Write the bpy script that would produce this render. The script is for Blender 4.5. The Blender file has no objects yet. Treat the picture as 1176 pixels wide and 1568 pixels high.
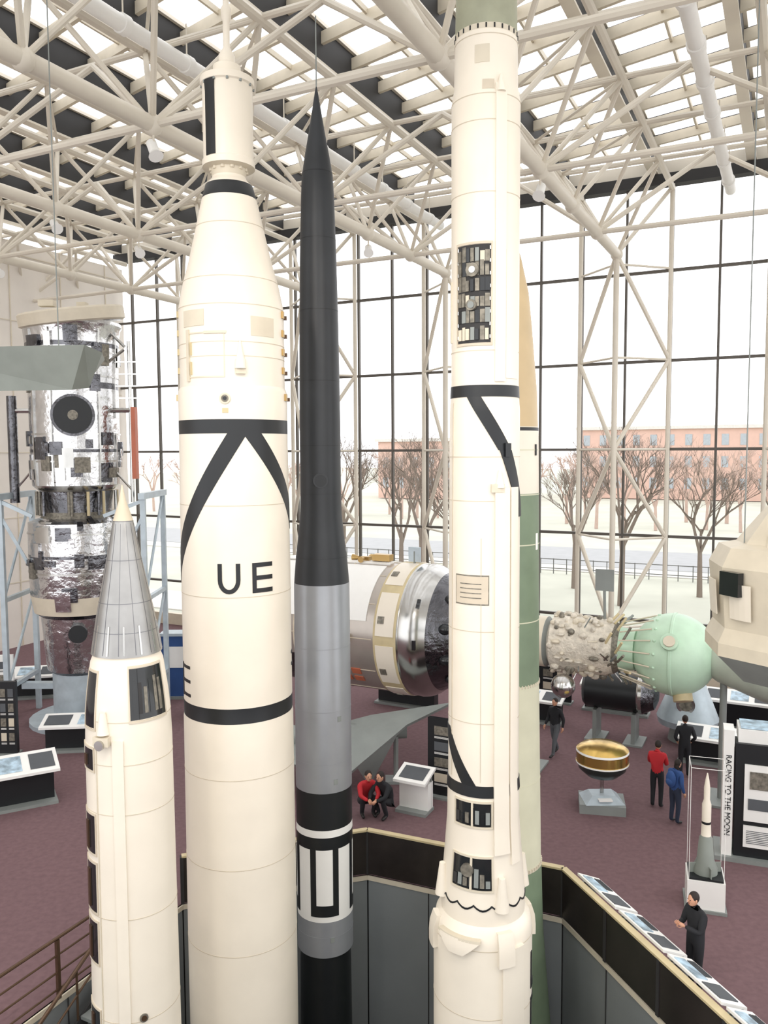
import bpy, math, random
from mathutils import Vector, Matrix
random.seed(7)
rad=math.radians
def S(h):
    h=h.lstrip('#'); c=[int(h[i:i+2],16)/255 for i in (0,2,4)]
    return tuple((x/12.92 if x<=.04045 else ((x+.055)/1.055)**2.4) for x in c)+(1,)
MATS={}
def mat(name,hexc,rough=.5,metal=0,var=.06,scale=3,bump=0,bscale=20,spec=.5,emit=0):
    if name in MATS: return MATS[name]
    m=bpy.data.materials.new(name); m.use_nodes=True; nt=m.node_tree; N=nt.nodes; L=nt.links
    b=N['Principled BSDF']; c=S(hexc)
    b.inputs['Roughness'].default_value=rough; b.inputs['Metallic'].default_value=metal
    b.inputs['Specular IOR Level'].default_value=spec
    tc=N.new('ShaderNodeTexCoord'); nz=N.new('ShaderNodeTexNoise'); nz.inputs['Scale'].default_value=scale
    nz.inputs['Detail'].default_value=3
    L.new(tc.outputs['Object'],nz.inputs['Vector'])
    r=N.new('ShaderNodeValToRGB'); r.color_ramp.elements[0].position=.3; r.color_ramp.elements[1].position=.7
    r.color_ramp.elements[0].color=tuple(x*(1-var) for x in c[:3])+(1,)
    r.color_ramp.elements[1].color=tuple(min(1,x*(1+var)) for x in c[:3])+(1,)
    L.new(nz.outputs['Fac'],r.inputs['Fac']); L.new(r.outputs['Color'],b.inputs['Base Color'])
    if bump:
        n2=N.new('ShaderNodeTexNoise'); n2.inputs['Scale'].default_value=bscale; n2.inputs['Detail'].default_value=4
        L.new(tc.outputs['Object'],n2.inputs['Vector'])
        bp=N.new('ShaderNodeBump'); bp.inputs['Strength'].default_value=bump; bp.inputs['Distance'].default_value=.05
        L.new(n2.outputs['Fac'],bp.inputs['Height']); L.new(bp.outputs['Normal'],b.inputs['Normal'])
    MATS[name]=m; return m
cream=mat('ivory_paint','#e6ddcd',.36,0,.03,1.5)
cream2=mat('ivory_paint_dark','#cfc5b1',.5,0,.05,3)
seam=mat('seam_line','#c9bda9',.6)
black=mat('black_paint','#15181b',.42,0,.1,2)
matteblk=mat('charcoal_paint','#26292d',.45,0,.12,2)
silverp=mat('silver_paint','#9da0a5',.34,.35,.05,2)
steel=mat('polished_steel','#bdbcb9',.2,1,.08,2)
foil=mat('crinkled_foil','#cfcfd0',.18,1,.15,2,.8,3.2)
foil2=mat('dark_foil','#66666a',.22,1,.35,2,.9,5)
green=mat('olive_green_paint','#74856c',.5,0,.1,2)
palegrn=mat('pale_green_cream','#cfcdb4',.5,0,.05,2)
oldgrn=mat('faded_khaki_paint','#9c9d86',.5,0,.08,4)
tan=mat('tan_nosecone','#c2ab84',.45,0,.06,2)
paletan=mat('pale_tan_tip','#c9bda6',.45,0,.06,2)
white=mat('white_paint','#efeeea',.5,0,.02,2)
trusspaint=mat('cream_truss_paint','#d6cebf',.45,0,.04,1)
mull=mat('dark_mullion','#57524c',.5,0,.1,1)
beamdk=mat('dark_beam','#2c2b2b',.7,0,.15,1)
carpet=mat('mauve_carpet','#735c5f',.95,0,.10,8,.05,120,.1)
pitgrey=mat('grey_pit_panel','#7f8384',.35,0,.05,1)
wallm=mat('pale_stone_wall','#dcd5cc',.8,0,.06,.6)
gold=mat('brass_trim','#b4955f',.35,.7,.05,3)
gold2=mat('tan_trim','#c6b68f',.5,0,.08,3)
brown=mat('bronze_rail','#5b4636',.35,.5,.1,3)
parap=mat('dark_brown_parapet','#2b2624',.25,0,.2,2)
glassdk=mat('dark_glass','#202224',.08,0,.2,2)
inner=mat('mechanism_grey','#7d786d',.5,.4,.4,12)
soyuz=mat('pale_green_shell','#bcd8bf',.38,0,.08,2)
soyuzb=mat('grey_green_shell','#b3bcae',.4,0,.08,2)
blankt=mat('quilted_white_blanket','#d0c8b9',.5,.1,.2,6,.8,14)
bluegr=mat('blue_grey_paint','#b3bfc6',.4,.2,.1,3)
grey=mat('mid_grey_paint','#858a87',.5,0,.08,2)
olive=mat('wing_grey_green','#848a83',.5,0,.08,2)
red=mat('red_cloth','#b5232b',.8); blue=mat('blue_cloth','#2f4f86',.8); dark=mat('black_cloth','#1f2024',.85)
jean=mat('denim','#2b3346',.85); skin=mat('skin','#c9967a',.55); hairb=mat('dark_hair','#241a15',.7)
greycl=mat('grey_cloth','#55585c',.85); shoe=mat('shoe_leather','#1d1b1a',.5); eyem=mat('eye','#120f0e',.3); lip=mat('lips','#8f4f48',.5)
imgblue=mat('info_panel_print','#a9bfce',.4,0,.5,5)
orange=mat('orange_red_paint','#b56549',.5)
brass=mat('polished_brass','#c9a860',.22,.9,.08,3)
bowl=mat('dark_bowl','#2a3130',.3,.2,.1,3)

class B:
    def __init__(s): s.v=[]; s.f=[]; s.m=[]; s.mats=[]
    def mi(s,m):
        if m not in s.mats: s.mats.append(m)
        return s.mats.index(m)
    def add(s,vs,fs,m):
        o=len(s.v); s.v+= [tuple(v) for v in vs]
        ml=m if isinstance(m,list) else None
        for i,f in enumerate(fs):
            s.f.append(tuple(o+k for k in f)); s.m.append(s.mi(ml[i] if ml else m))
    def tube(s,a,b,r,m,r2=None,seg=8,caps=True):
        a=Vector(a); b=Vector(b); d=b-a
        if d.length<1e-6: return
        q=d.to_track_quat('Z','Y'); r2=r if r2 is None else r2
        vs=[];fs=[]
        for i in range(seg):
            t=2*math.pi*i/seg; u=q@Vector((math.cos(t),math.sin(t),0))
            vs.append(a+u*r); vs.append(b+u*r2)
        for i in range(seg):
            j=(i+1)%seg; fs.append((2*i,2*j,2*j+1,2*i+1))
        if caps:
            fs.append(tuple(2*i for i in reversed(range(seg)))); fs.append(tuple(2*i+1 for i in range(seg)))
        s.add(vs,fs,m)
    def box(s,c,sz,m,rz=0,M=None):
        R=M if M else Matrix.Rotation(rz,3,'Z'); c=Vector(c); x,y,z=[k/2 for k in sz]
        vs=[c+R@Vector((i*x,j*y,k*z)) for i in(-1,1) for j in(-1,1) for k in(-1,1)]
        s.add(vs,[(0,1,3,2),(4,6,7,5),(0,4,5,1),(2,3,7,6),(0,2,6,4),(1,5,7,3)],m)
    def beam(s,a,b,w,h,m):
        a=Vector(a);b=Vector(b);d=b-a; x=d.normalized(); up=Vector((0,0,1))
        y=up.cross(x).normalized(); z=x.cross(y)
        M=Matrix((x,y,z)).transposed(); s.box((a+b)/2,(d.length,w,h),m,M=M)
    def lathe(s,prof,cx,cy,m,seg=64,cap=True,M=None):
        vs=[];fs=[];ms=[]
        n=len(prof)
        for p in prof:
            for i in range(seg):
                t=2*math.pi*i/seg; v=Vector((p[0]*math.cos(t),p[0]*math.sin(t),p[1]))
                if M: v=M@v
                vs.append((v.x+cx,v.y+cy,v.z))
        for k in range(n-1):
            mm=prof[k][2] if len(prof[k])>2 else m
            for i in range(seg):
                j=(i+1)%seg; fs.append((k*seg+i,(k+1)*seg+i,(k+1)*seg+j,k*seg+j)); ms.append(mm)
        if cap:
            fs.append(tuple(range(seg))); ms.append(prof[0][2] if len(prof[0])>2 else m)
            fs.append(tuple((n-1)*seg+i for i in reversed(range(seg)))); ms.append(m)
        s.add(vs,fs,ms)
    def ball(s,c,r,m,seg=16,rings=10,M=None):
        if not isinstance(r,(tuple,list)): r=(r,r,r)
        vs=[];fs=[]
        for k in range(rings+1):
            ph=math.pi*k/rings
            for i in range(seg):
                t=2*math.pi*i/seg
                v=Vector((r[0]*math.sin(ph)*math.cos(t),r[1]*math.sin(ph)*math.sin(t),r[2]*math.cos(ph)))
                if M: v=M@v
                vs.append(v+Vector(c))
        for k in range(rings):
            for i in range(seg):
                j=(i+1)%seg; fs.append((k*seg+i,(k+1)*seg+i,(k+1)*seg+j,k*seg+j))
        s.add(vs,fs,m)
    def text(s,txt,size,M,m,ext=.004):
        cu=bpy.data.curves.new('t','FONT'); cu.body=txt; cu.size=size; cu.extrude=ext; cu.align_x='CENTER'; cu.align_y='CENTER'
        o=bpy.data.objects.new('t',cu); bpy.context.scene.collection.objects.link(o)
        dg=bpy.context.evaluated_depsgraph_get(); me=bpy.data.meshes.new_from_object(o.evaluated_get(dg))
        s.add([M@v.co for v in me.vertices],[tuple(p.vertices) for p in me.polygons],m)
        bpy.data.objects.remove(o); bpy.data.meshes.remove(me)
    def build(s,name,M=None,smooth=True,ang=35):
        me=bpy.data.meshes.new(name); me.from_pydata(s.v,[],s.f)
        for m in s.mats: me.materials.append(m)
        me.polygons.foreach_set('material_index',s.m)
        me.polygons.foreach_set('use_smooth',[smooth]*len(s.f))
        me.update(); me.validate()
        if smooth: me.set_sharp_from_angle(angle=rad(ang))
        o=bpy.data.objects.new(name,me); bpy.context.scene.collection.objects.link(o)
        if M: o.matrix_world=M
        return o

class Rk:
    def __init__(s,cx,cy,prof):
        s.c=Vector((cx,cy,0)); s.p=sorted([(p[1],p[0]) for p in prof]); tw=Vector((-cx,-cy,0)).normalized()
        s.t=tw; s.r=Vector((-tw.y,tw.x,0)); s.cx=cx; s.cy=cy
    def R(s,z):
        p=s.p
        if z<=p[0][0]: return p[0][1]
        for a,b in zip(p[:-1],p[1:]):
            if a[0]<=z<=b[0]: return a[1]+(b[1]-a[1])*((z-a[0])/(b[0]-a[0]) if b[0]>a[0] else 0)
        return p[-1][1]
    def dir(s,th): return s.r*math.sin(rad(th))+s.t*math.cos(rad(th))
    def pt(s,th,z,out=0):
        v=s.c+s.dir(th)*(s.R(z)+out); v.z=z; return v
    def quad(s,b,A,Bp,C,D,out,m):
        nu=max(2,int(max(abs(Bp[0]-A[0]),abs(C[0]-D[0]))/4)); 
        nv=max(2,int(max(abs(D[0]-A[0]),abs(C[0]-Bp[0]))/4), int(abs(D[1]-A[1])/.15)) 
        nv=min(nv,60)
        vs=[];fs=[]
        for lay in (out,-.015):
            for j in range(nv+1):
                for i in range(nu+1):
                    u=i/nu;w=j/nv
                    th=(A[0]*(1-u)+Bp[0]*u)*(1-w)+(D[0]*(1-u)+C[0]*u)*w
                    z=(A[1]*(1-u)+Bp[1]*u)*(1-w)+(D[1]*(1-u)+C[1]*u)*w
                    vs.append(s.pt(th,z,lay))
        n=(nu+1)*(nv+1)
        g=lambda i,j,l=0:l*n+j*(nu+1)+i
        for j in range(nv):
            for i in range(nu): fs.append((g(i,j),g(i+1,j),g(i+1,j+1),g(i,j+1)))
        for i in range(nu):
            fs.append((g(i,0,1),g(i+1,0,1),g(i+1,0),g(i,0))); fs.append((g(i,nv),g(i+1,nv),g(i+1,nv,1),g(i,nv,1)))
        for j in range(nv):
            fs.append((g(0,j),g(0,j+1),g(0,j+1,1),g(0,j,1))); fs.append((g(nu,j,1),g(nu,j+1,1),g(nu,j+1),g(nu,j)))
        b.add(vs,fs,m)
    def patch(s,b,t0,t1,z0,z1,out,m): s.quad(b,(t0,z0),(t1,z0),(t1,z1),(t0,z1),out,m)
    def ring(s,b,z,h,out,m):
        s_=[(s.R(z-h/2)-.01,z-h/2),(s.R(z-h/2)+out,z-h/2),(s.R(z+h/2)+out,z+h/2),(s.R(z+h/2)-.01,z+h/2)]
        b.lathe(s_,s.cx,s.cy,m,seg=64,cap=False)
    def frame(s,b,t0,t1,z0,z1,out,m,w=2,h=.03):
        s.patch(b,t0,t1,z0,z0+h,out,m); s.patch(b,t0,t1,z1-h,z1,out,m); s.patch(b,t0,t0+w,z0+h,z1-h,out,m); s.patch(b,t1-w,t1,z0+h,z1-h,out,m)
    def cone(s,b,th,z0,z1,r,m,r2=.01,off=0):
        p=s.pt(th,z0,off); q=s.pt(th,z0,off); q.z=z1; b.tube(p,q,r,m,r2,seg=16)

A26=rad(26.5); sn,cs=math.sin(A26),math.cos(A26)
def W(s,r,z): return Vector((sn*r+cs*s, cs*r-sn*s, z))
RZ=-A26
PITZ=-5.0

# ---------- ROOM SHELL ----------
pit=[(-4.19,16.17),(-.4,17.3),(3.52,15.6),(6.4,7.0),(4.6,3.4),(.8,2.2),(-6.9,4.3),(-8.2,8.1)]
import bmesh
bm=bmesh.new(); pc=Vector((-.5,9.5,0)); iv=[bm.verts.new((x,y,0)) for x,y in pit]
ov=[bm.verts.new(pc+(Vector((x,y,0))-pc)*12) for x,y in pit]
n=len(pit)
for i in range(n): j=(i+1)%n; bm.faces.new((iv[i],iv[j],ov[j],ov[i]))
def cut(co,no): bmesh.ops.bisect_plane(bm,geom=bm.verts[:]+bm.edges[:]+bm.faces[:],plane_co=co,plane_no=no,clear_outer=True)
nn=Vector((sn,cs,0)); tt=Vector((cs,-sn,0))
cut(W(0,34.2,0),nn); cut(W(-33,0,0),-tt); cut(W(16,0,0),tt); cut(W(0,-8,0),-nn)
bmesh.ops.recalc_face_normals(bm,faces=bm.faces)
me=bpy.data.meshes.new('floor'); bm.to_mesh(me); bm.free(); me.materials.append(carpet)
bpy.context.scene.collection.objects.link(bpy.data.objects.new('floor',me))
b=B()
for i in range(n):
    x,y=pit[i]; x2,y2=pit[(i+1)%n]
    b.add([(x,y,PITZ),(x2,y2,PITZ),(x2,y2,0),(x,y,0)],[(0,1,2,3)],pitgrey)
    d=Vector((x2-x,y2-y,0)); L=d.length; k=int(L/1.3)
    for q in range(k+1):
        p=Vector((x,y,0))+d*(q/k); inn=(pc-p).normalized()*.01
        b.tube((p.x+inn.x,p.y+inn.y,PITZ),(p.x+inn.x,p.y+inn.y,-.1),.012,beamdk,seg=6)
    b.beam((x,y,-.05),(x2,y2,-.05),.06,.1,cream2)
b.build('wall_pit')
b=B(); b.add([(x,y,PITZ) for x,y in pit],[tuple(range(n))],beamdk); b.build('floor_pit')
b=B()
b.beam(W(-33.15,-8,9.6),W(-33.15,34.3,9.6),.3,19.2,wallm)
for zz in (3.1,6.2,9.3,12.4,15.5,18.6): b.beam(W(-32.98,-8,zz),W(-32.98,34,zz),.02,.04,cream2)
for rr in range(-6,34,3): b.box(W(-32.98,rr,9.6),(.03,.05,19.2),cream2,RZ)
b.build('wall_left')
zl=[.6,2.36,5.83,9.3,12.77,16.24,19.5]
ks=[-.9-1.73*k for k in range(-8,19)]
b=B()
for s_ in ks: b.box(W(s_,34,10.05),(.085,.16,18.9),mull,RZ)
for z in zl[1:-1]: b.beam(W(-33,34,z),W(16,34,z),.14,.11,mull)
b.build('window_1')
b=B(); b.beam(W(-33,34,.3),W(16,34,.3),.3,.6,cream2); b.build('trim_1')
b=B(); b.beam(W(-33,33.9,19.65),W(16,33.9,19.65),.5,.42,beamdk); b.build('trim_2')
b=B(); b.beam(W(-33,34.2,20.1),W(16,34.2,20.1),.5,.6,trusspaint); b.build('wall_front')
cents=[-6.09+6.92*k for k in (2,1,0,-1,-2,-3,-4)]
b=B()
for c in cents:
    ol,orr=c-1.73,c+1.73
    if c<-32: continue
    for o in (ol,orr):
        if o<-33: continue
        b.tube(W(o,33.6,0),W(o,33.6,19.4),.09,trusspaint)
    b.tube(W(c,31.9,0),W(c,31.9,16.6),.11,trusspaint,seg=12)
    cn=[16.6,9.3,2.36]
    for o in (ol,orr):
        if o<-33: continue
        for a_,b_ in ((16.6,12.77),(12.77,9.3),(9.3,5.83),(5.83,2.36)):
            if a_ in cn: b.tube(W(c,31.9,a_),W(o,33.6,b_),.085,trusspaint)
            else: b.tube(W(o,33.6,a_),W(c,31.9,b_),.085,trusspaint)
        for z in zl[1:-1]: b.tube(W(c,31.9,z),W(o,33.6,z),.045,trusspaint)
        b.tube(W(c,31.9,16.6),W(o,33.6,19.3),.08,trusspaint)
b.build('window_truss')
b=B()
for c in cents:
    b.tube(W(c,-4,16.6),W(c,31.9,16.6),.18,trusspaint,seg=12)
    for o in (c-1.73,c+1.73): b.tube(W(o,-4,19.25),W(o,33.6,19.25),.12,trusspaint)
    r=31.9; k=0
    while r>-3:
        for o in (c-1.73,c+1.73):
            b.tube(W(c,r,16.6),W(o,r-1.73,19.25),.07,trusspaint)
            b.tube(W(c,r-3.46,16.6),W(o,r-1.73,19.25),.07,trusspaint)
        b.tube(W(c-1.73,r-1.73,19.25),W(c+1.73,r-1.73,19.25),.06,trusspaint)
        b.tube(W(c-1.73,r-1.73,19.25),W(c+1.73,r-5.19,19.25),.045,trusspaint)
        b.ball(W(c,r,16.6),.24,trusspaint,10,8)
        r-=3.46
r=30.2
while r>-3:
    b.tube(W(-33,r,19.3),W(16,r,19.3),.085,trusspaint)
    r-=3.46
for c in cents[:-1]:
    for r in (28.4,21.5,14.6,7.7):
        b.tube(W(c,r,16.6),W(c-3.46,r+1.7,19.25),.085,trusspaint)
        b.tube(W(c-6.92,r,16.6),W(c-3.46,r+1.7,19.25),.085,trusspaint)
        b.tube(W(c,r,16.6),W(c-6.92,r,16.6),.09,trusspaint)
b.build('roof_truss')
b=B()
s_=-12-3.46*6
while s_<16.2:
    b.beam(W(s_,-4,20.45),W(s_,34,20.45),.22,1.0,beamdk)
    b.beam(W(s_,-4,19.92),W(s_,34,19.92),.34,.07,trusspaint)
    b.beam(W(s_+.16,-4,20.95),W(s_+.16,34,20.95),.1,.1,trusspaint)
    b.beam(W(s_+1.73,-4,20.75),W(s_+1.73,34,20.75),.07,.16,cream2)
    r=-4.0
    while r<33.5:
        b.beam(W(s_,r,20.62),W(s_+3.46,r-.9,20.62),.12,.32,cream2)
        b.beam(W(s_,r+.1,20.8),W(s_+3.46,r-.8,20.8),.1,.1,beamdk)
        r+=1.73
    s_+=3.46
b.build('ceiling')
for i,(s_,z) in enumerate(((-2.3,19.2),(-13.9,19.35))):
    b=B(); b.tube(W(s_,-4,z-.35),W(s_,33.5,z-.35),.19,white,seg=16)
    r=-3
    while r<33: b.tube(W(s_,r,z-.35),W(s_,r+.2,z-.35),.23,white,seg=16); b.tube(W(s_,r+.1,z-.3),W(s_,r+.1,20),.02,trusspaint,seg=6); r+=2.2
    b.build('ventilation_duct')
for i,(s_,r) in enumerate(((-13,14.6),(-13,21.5),(-13,25),(-19.9,18),(-19.9,25),(-6.1,21.5),(-26.8,14.6),(-26.8,21.5),(-19.9,11),(-13,18),(-19.9,21.5))):
    b=B(); p=W(s_,r,16.5)
    b.tube(p,p-Vector((0,0,.35)),.025,trusspaint)
    q=p-Vector((0,0,.45)); d=(Vector((0,13,4))-q).normalized()
    b.tube(q-d*.22,q+d*.1,.12,white,seg=14); b.tube(q+d*.1,q+d*.2,.12,white,.17,seg=14)
    b.build('ceiling_spotlight')

# ---------- pit parapet ----------
b=B()
for (p,q) in ((0,1),(1,2),(2,3)):
    x,y=pit[p];x2,y2=pit[q]
    b.beam((x,y,.53),(x2,y2,.53),.10,.94,parap)
    b.beam((x,y,1.03),(x2,y2,1.03),.13,.04,gold2)
    d=Vector((x2-x,y2-y,0)); k=max(2,int(d.length/1.5))
    for i in range(k+1):
        c=Vector((x,y,0))+d*(i/k); b.box((c.x,c.y,.53),(.07,.13,.98),beamdk,math.atan2(d.y,d.x))
b.build('pit_parapet')
b=B()
dv=Vector((pit[3][0]-pit[2][0],pit[3][1]-pit[2][1],0)); dn=dv.normalized(); outn=Vector((-dn.y,dn.x,0))
for i in range(5):
    p=Vector((3.52,15.6,0))+dn*(.35+i*1.35); q=p+dn*1.25
    for e in (p,q):
        b.beam(e+outn*.15+Vector((0,0,.45)),e+outn*.5+Vector((0,0,.45)),.05,.9,grey)
    def sl(a,bq,w0,w1,z0,z1,m,o=0):
        vs=[a+outn*w0+Vector((0,0,z0+o)),bq+outn*w0+Vector((0,0,z0+o)),bq+outn*w1+Vector((0,0,z1+o)),a+outn*w1+Vector((0,0,z1+o))]
        vs+= [v-Vector((0,0,.05)) for v in vs]
        b.add(vs,[(0,1,2,3),(7,6,5,4),(0,4,5,1),(1,5,6,2),(2,6,7,3),(3,7,4,0)],m)
    sl(p,q,.1,.58,1.10,.90,white)
    sl(p+dn*.1,q-dn*.6,.16,.36,1.08,1.0,imgblue,.012)
    for l in range(5): sl(p+dn*.12,q-dn*.7,.40+l*.03,.41+l*.03,.985-l*.0125,.981-l*.0125,greycl,.012)
    sl(q-dn*.5,q-dn*.1,.16,.5,1.08,.94,greycl,.012)
b.build('info_counter_rail')
b=B()
x,y=pit[0];x2,y2=pit[7]
d=Vector((x2-x,y2-y,0)); x,y=(Vector((x,y,0))+d*.03)[:2]; d=Vector((x2-x,y2-y,0))
for z in (1.05,.75,.45,.15): b.tube((x,y,z),(x2,y2,z),.03 if z>1 else .018,brown)
for i in range(7):
    p=Vector((x,y,0))+d*(i/6); b.box((p.x,p.y,.5),(.06,.06,1.05),brown,math.atan2(d.y,d.x))
b.build('pit_railing')
b=B()
sd=(Vector(pit[7]+(0,))-Vector(pit[0]+(0,))).normalized(); si=Vector((-sd.y,sd.x,0)); 
if si.dot(pc-Vector(pit[0]+(0,)))<0: si=-si
s0=Vector(pit[0]+(0,))+sd*2.2+si*.75
ang=math.atan2(sd.y,sd.x)
for i in range(14):
    p=s0+sd*(i*.3); b.box((p.x,p.y,-.1-.17*i),(.32,1.0,.06),grey,ang)
for off in (-.52,.52):
    a=s0+si*off; e=a+sd*4.0
    b.tube(a+Vector((0,0,.9)),e+Vector((0,0,-1.4)),.035,brown); b.tube(a+Vector((0,0,.45)),e+Vector((0,0,-1.85)),.02,brown)
    b.beam(a+Vector((0,0,-.15)),e+Vector((0,0,-2.4)),.05,.25,beamdk)
    for i in range(6):
        f=i/5; p=a.lerp(e,f); b.tube(p+Vector((0,0,-.15-2.3*f)),p+Vector((0,0,.9-2.3*f)),.022,brown)
e=s0+sd*4.2; b.box((e.x,e.y,-2.5),(1.0,1.1,.1),grey,ang)
for off in (-.4,.4): q=e+si*off; b.tube((q.x,q.y,PITZ),(q.x,q.y,-2.5),.05,brown)
b.build('pit_staircase')
b=B(); b.box((0,-3.2,7.5),(26,7.6,.4),grey); 
b.tube((-13,.55,8.75),(13,.55,8.75),.03,brown)
for i in range(14): b.tube((-13+2*i,.55,7.7),(-13+2*i,.55,8.75),.02,brown)
for x in (-11,11): b.tube((x,-3,0),(x,-3,7.4),.3,white,seg=20)
b.build('balcony')

# ---------- ROCKETS ----------
cx,cy=-2.484,13.6
pr=[(.03,17.6),(.05,16.5),(.05,16.4),(.08,16.35),(.08,16.2),(.055,16.15),(.055,15.75),(.13,15.62),(.13,15.5),(.22,15.45),(.22,15.3),(.43,15.24),(.43,15.14),(.40,15.12),(.40,13.98),(.42,13.96),(.42,13.86,cream2),(.29,13.84,cream2),(.27,13.72),(.29,13.66),(.38,13.58,black),(.44,13.36),(.47,13.24),(.545,12.90),(.67,12.36),(.78,11.96),(.825,11.72),(.85,11.60),(.85,10.33),(.865,10.31),(.885,10.25),(.885,9.80,black),(.885,9.58),(.9,7.5),(.905,5.21,black),(.905,4.96),(.915,4.9),(.93,1.0),(.93,PITZ)]
R=Rk(cx,cy,pr); b=B(); b.lathe(pr,cx,cy,cream,96)
R.patch(b,-58,-30,13.98,15.13,.012,black)
for th in range(0,360,30): R.cone(b,th+10,13.80,13.9,.035,cream2,.03,.0); R.cone(b,th,15.1,15.16,.02,grey,.02,.01)
for z in (11.58,11.0,10.78,8.45,7.0,4.04,2.55,1.1,12.9,12.02): R.ring(b,z,.012,.004,seam)
def st(a0,z0,a1,z1,w,m=black,RR=R,o=.006): RR.quad(b,(a1-w/2,z1),(a1+w/2,z1),(a0+w/2,z0),(a0-w/2,z0),o,m)
st(5,9.62,-96,7.15,20); st(17,9.62,94,8.0,20)
zt,zb=7.54,7.06
def lx(px): return math.degrees(math.asin((px-363.5)/82.5))
u0,u1=lx(337),lx(369); sw=4.4
R.patch(b,u0,u0+sw,zb+.22,zt,.008,black); R.patch(b,u1-sw,u1,zb+.22,zt,.008,black)
um=(u0+u1)/2; hw=(u1-u0)/2
for i in range(12):
    a0=math.pi+math.pi*i/12; a1=math.pi+math.pi*(i+1)/12
    f=lambda a,ro:(um+(hw-ro*sw)*math.cos(a), zb+.22+(.22-ro*.07)*math.sin(a))
    R.quad(b,f(a0,0),f(a1,0),f(a1,1),f(a0,1),.008,black)
e0,e1=lx(386),lx(415)
R.patch(b,e0,e0+sw,zb,zt,.008,black)
for z in (zb,(zb+zt)/2-.035,zt-.07): R.patch(b,e0+sw,e1,z,z+.07,.008,black)
R.patch(b,-80,-76,5.3,5.85,.008,black)
for z in (5.32,5.55,5.78): R.patch(b,-80,-58,z,z+.05,.008,black)
for z in (5.9,5.7): R.patch(b,76,86,z,z+.05,.008,black)
R.frame(b,-52,-8,10.45,11.15,.012,cream2,1,.02); R.patch(b,-54,-50,10.4,11.2,.03,cream2)
R.patch(b,-48,-47,10.5,10.7,.03,gold2);R.patch(b,-48,-47,10.8,11.0,.03,gold2)
R.patch(b,-30,-6,11.12,11.16,.02,cream2); R.patch(b,-60,-30,11.25,11.5,.01,cream2)
R.cone(b,8,10.72,11.02,.07,cream,.01,.02); R.cone(b,8,10.58,10.72,.09,cream,.08,.02); R.patch(b,3,13,10.5,10.58,.06,cream2)
for z in (11.45,11.15,10.85,10.55,10.12): R.patch(b,68,74,z,z+.11,.03,gold); R.patch(b,80,85,z,z+.06,.05,brown); R.patch(b,-88,-82,z,z+.1,.03,gold2)
c=R.pt(-8,10.12,0); d=R.dir(-8); b.tube(c,c+d*.025,.085,cream2,seg=20); b.tube(c,c+d*.035,.055,inner,seg=20); b.tube(c,c+d*.04,.03,glassdk,seg=20); R.patch(b,-11,-5,9.9,9.97,.01,gold2)
R.patch(b,20,50,11.1,11.4,.006,cream2)
b.build('satellite_launch_rocket')

cx,cy=-1.20,15.5
vp=[(.005,15.98),(.03,15.85),(.143,15.17),(.23,14.70),(.277,14.41),(.285,14.38),(.305,14.0),(.34,12.82),(.365,11.62),(.385,9.80),(.385,8.52),(.395,8.10),(.445,7.62),(.49,7.25),(.52,6.88),(.525,6.80,silverp),(.53,6.78,silverp),(.545,2.84,black),(.545,2.12,white),(.55,1.98,black),(.55,1.74,white),(.545,.31,silverp),(.545,-.40,black),(.50,-.44,black),(.52,-3),(.55,PITZ)]
R=Rk(cx,cy,vp); b=B(); b.lathe(vp,cx,cy,matteblk,72)
for i in range(4):
    t=i*90
    R.patch(b,t-30,t-18,.42,1.78,.007,black); R.patch(b,t+16,t+28,.42,1.78,.007,black); R.patch(b,t-18,t+16,.42,.64,.007,black)
for z in (14.4,13.2,11.9,10.6,9.4,8.5,7.3): R.ring(b,z,.01,.003,black)
for z in (5.6,4.4,3.4,0.0): R.ring(b,z,.012,.003,silverp)
c=R.pt(0,8.75); d=R.dir(0); b.tube(c,c+d*.012,.14,matteblk,seg=24); b.tube(c,c+d*.018,.11,black,seg=24)
b.tube((cx,cy,15.95),(cx,cy,17.2),.012,grey,seg=6)
for z,th in ((4.2,30),(3.0,20),(-.1,10)): R.patch(b,th,th+8,z,z+.1,.01,grey)
b.build('research_rocket')

cx,cy=1.54,12.5
sp=[(.44,17,oldgrn),(.44,16.2,oldgrn),(.455,15.35,cream2),(.455,15.27),(.46,15.24),(.47,14.6),(.508,14.38),(.508,10.25,black),(.515,10.08),(.53,9.9),(.54,8),(.55,4.24,black),(.56,4.06),(.565,3.6),(.60,3.1),(.63,2.75),(.65,2.45),(.66,2.4),(.66,2.1),(.74,2.02),(.78,1.8),(.78,PITZ)]
R=Rk(cx,cy,sp); b=B(); b.lathe(sp,cx,cy,cream,80)
for i in range(24): R.cone(b,i*15,15.28,15.34,.012,black,.012)
for z in (15.2,14.36,14.0,13.0,10.75,8.55,6.6,5.2,9.2): R.ring(b,z,.012,.004,seam)
R.ring(b,10.165,.17,.008,black); R.ring(b,4.15,.17,.012,black)
rn=random.Random(3)
R.patch(b,-20,6,14.8,15.05,.006,cream2); R.patch(b,-6,14,14.42,14.56,.006,seam)
R.patch(b,-50,9,10.86,12.26,.004,beamdk); R.frame(b,-53,12,10.82,12.30,.016,seam,2.5,.035)
for z0 in (10.9,11.15,11.38,11.6,11.82,12.02):
    for k_ in range(7):
        t0=-48+k_*8; hh=rn.uniform(.14,.22); R.patch(b,t0,t0+rn.uniform(5.5,7.8),z0,z0+hh,rn.uniform(.008,.03),rn.choice([inner,inner,grey,inner,inner,inner,glassdk,cream2]))
c=R.pt(-20,11.9); d=R.dir(-20); b.tube(c,c+d*.05,.1,inner,seg=16); b.tube(c,c+d*.06,.05,steel,seg=12)
c=R.pt(-22,11.4); b.tube(c,c+d*.05,.08,inner,seg=16); b.tube(c,c+d*.06,.05,grey,seg=12)
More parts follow.
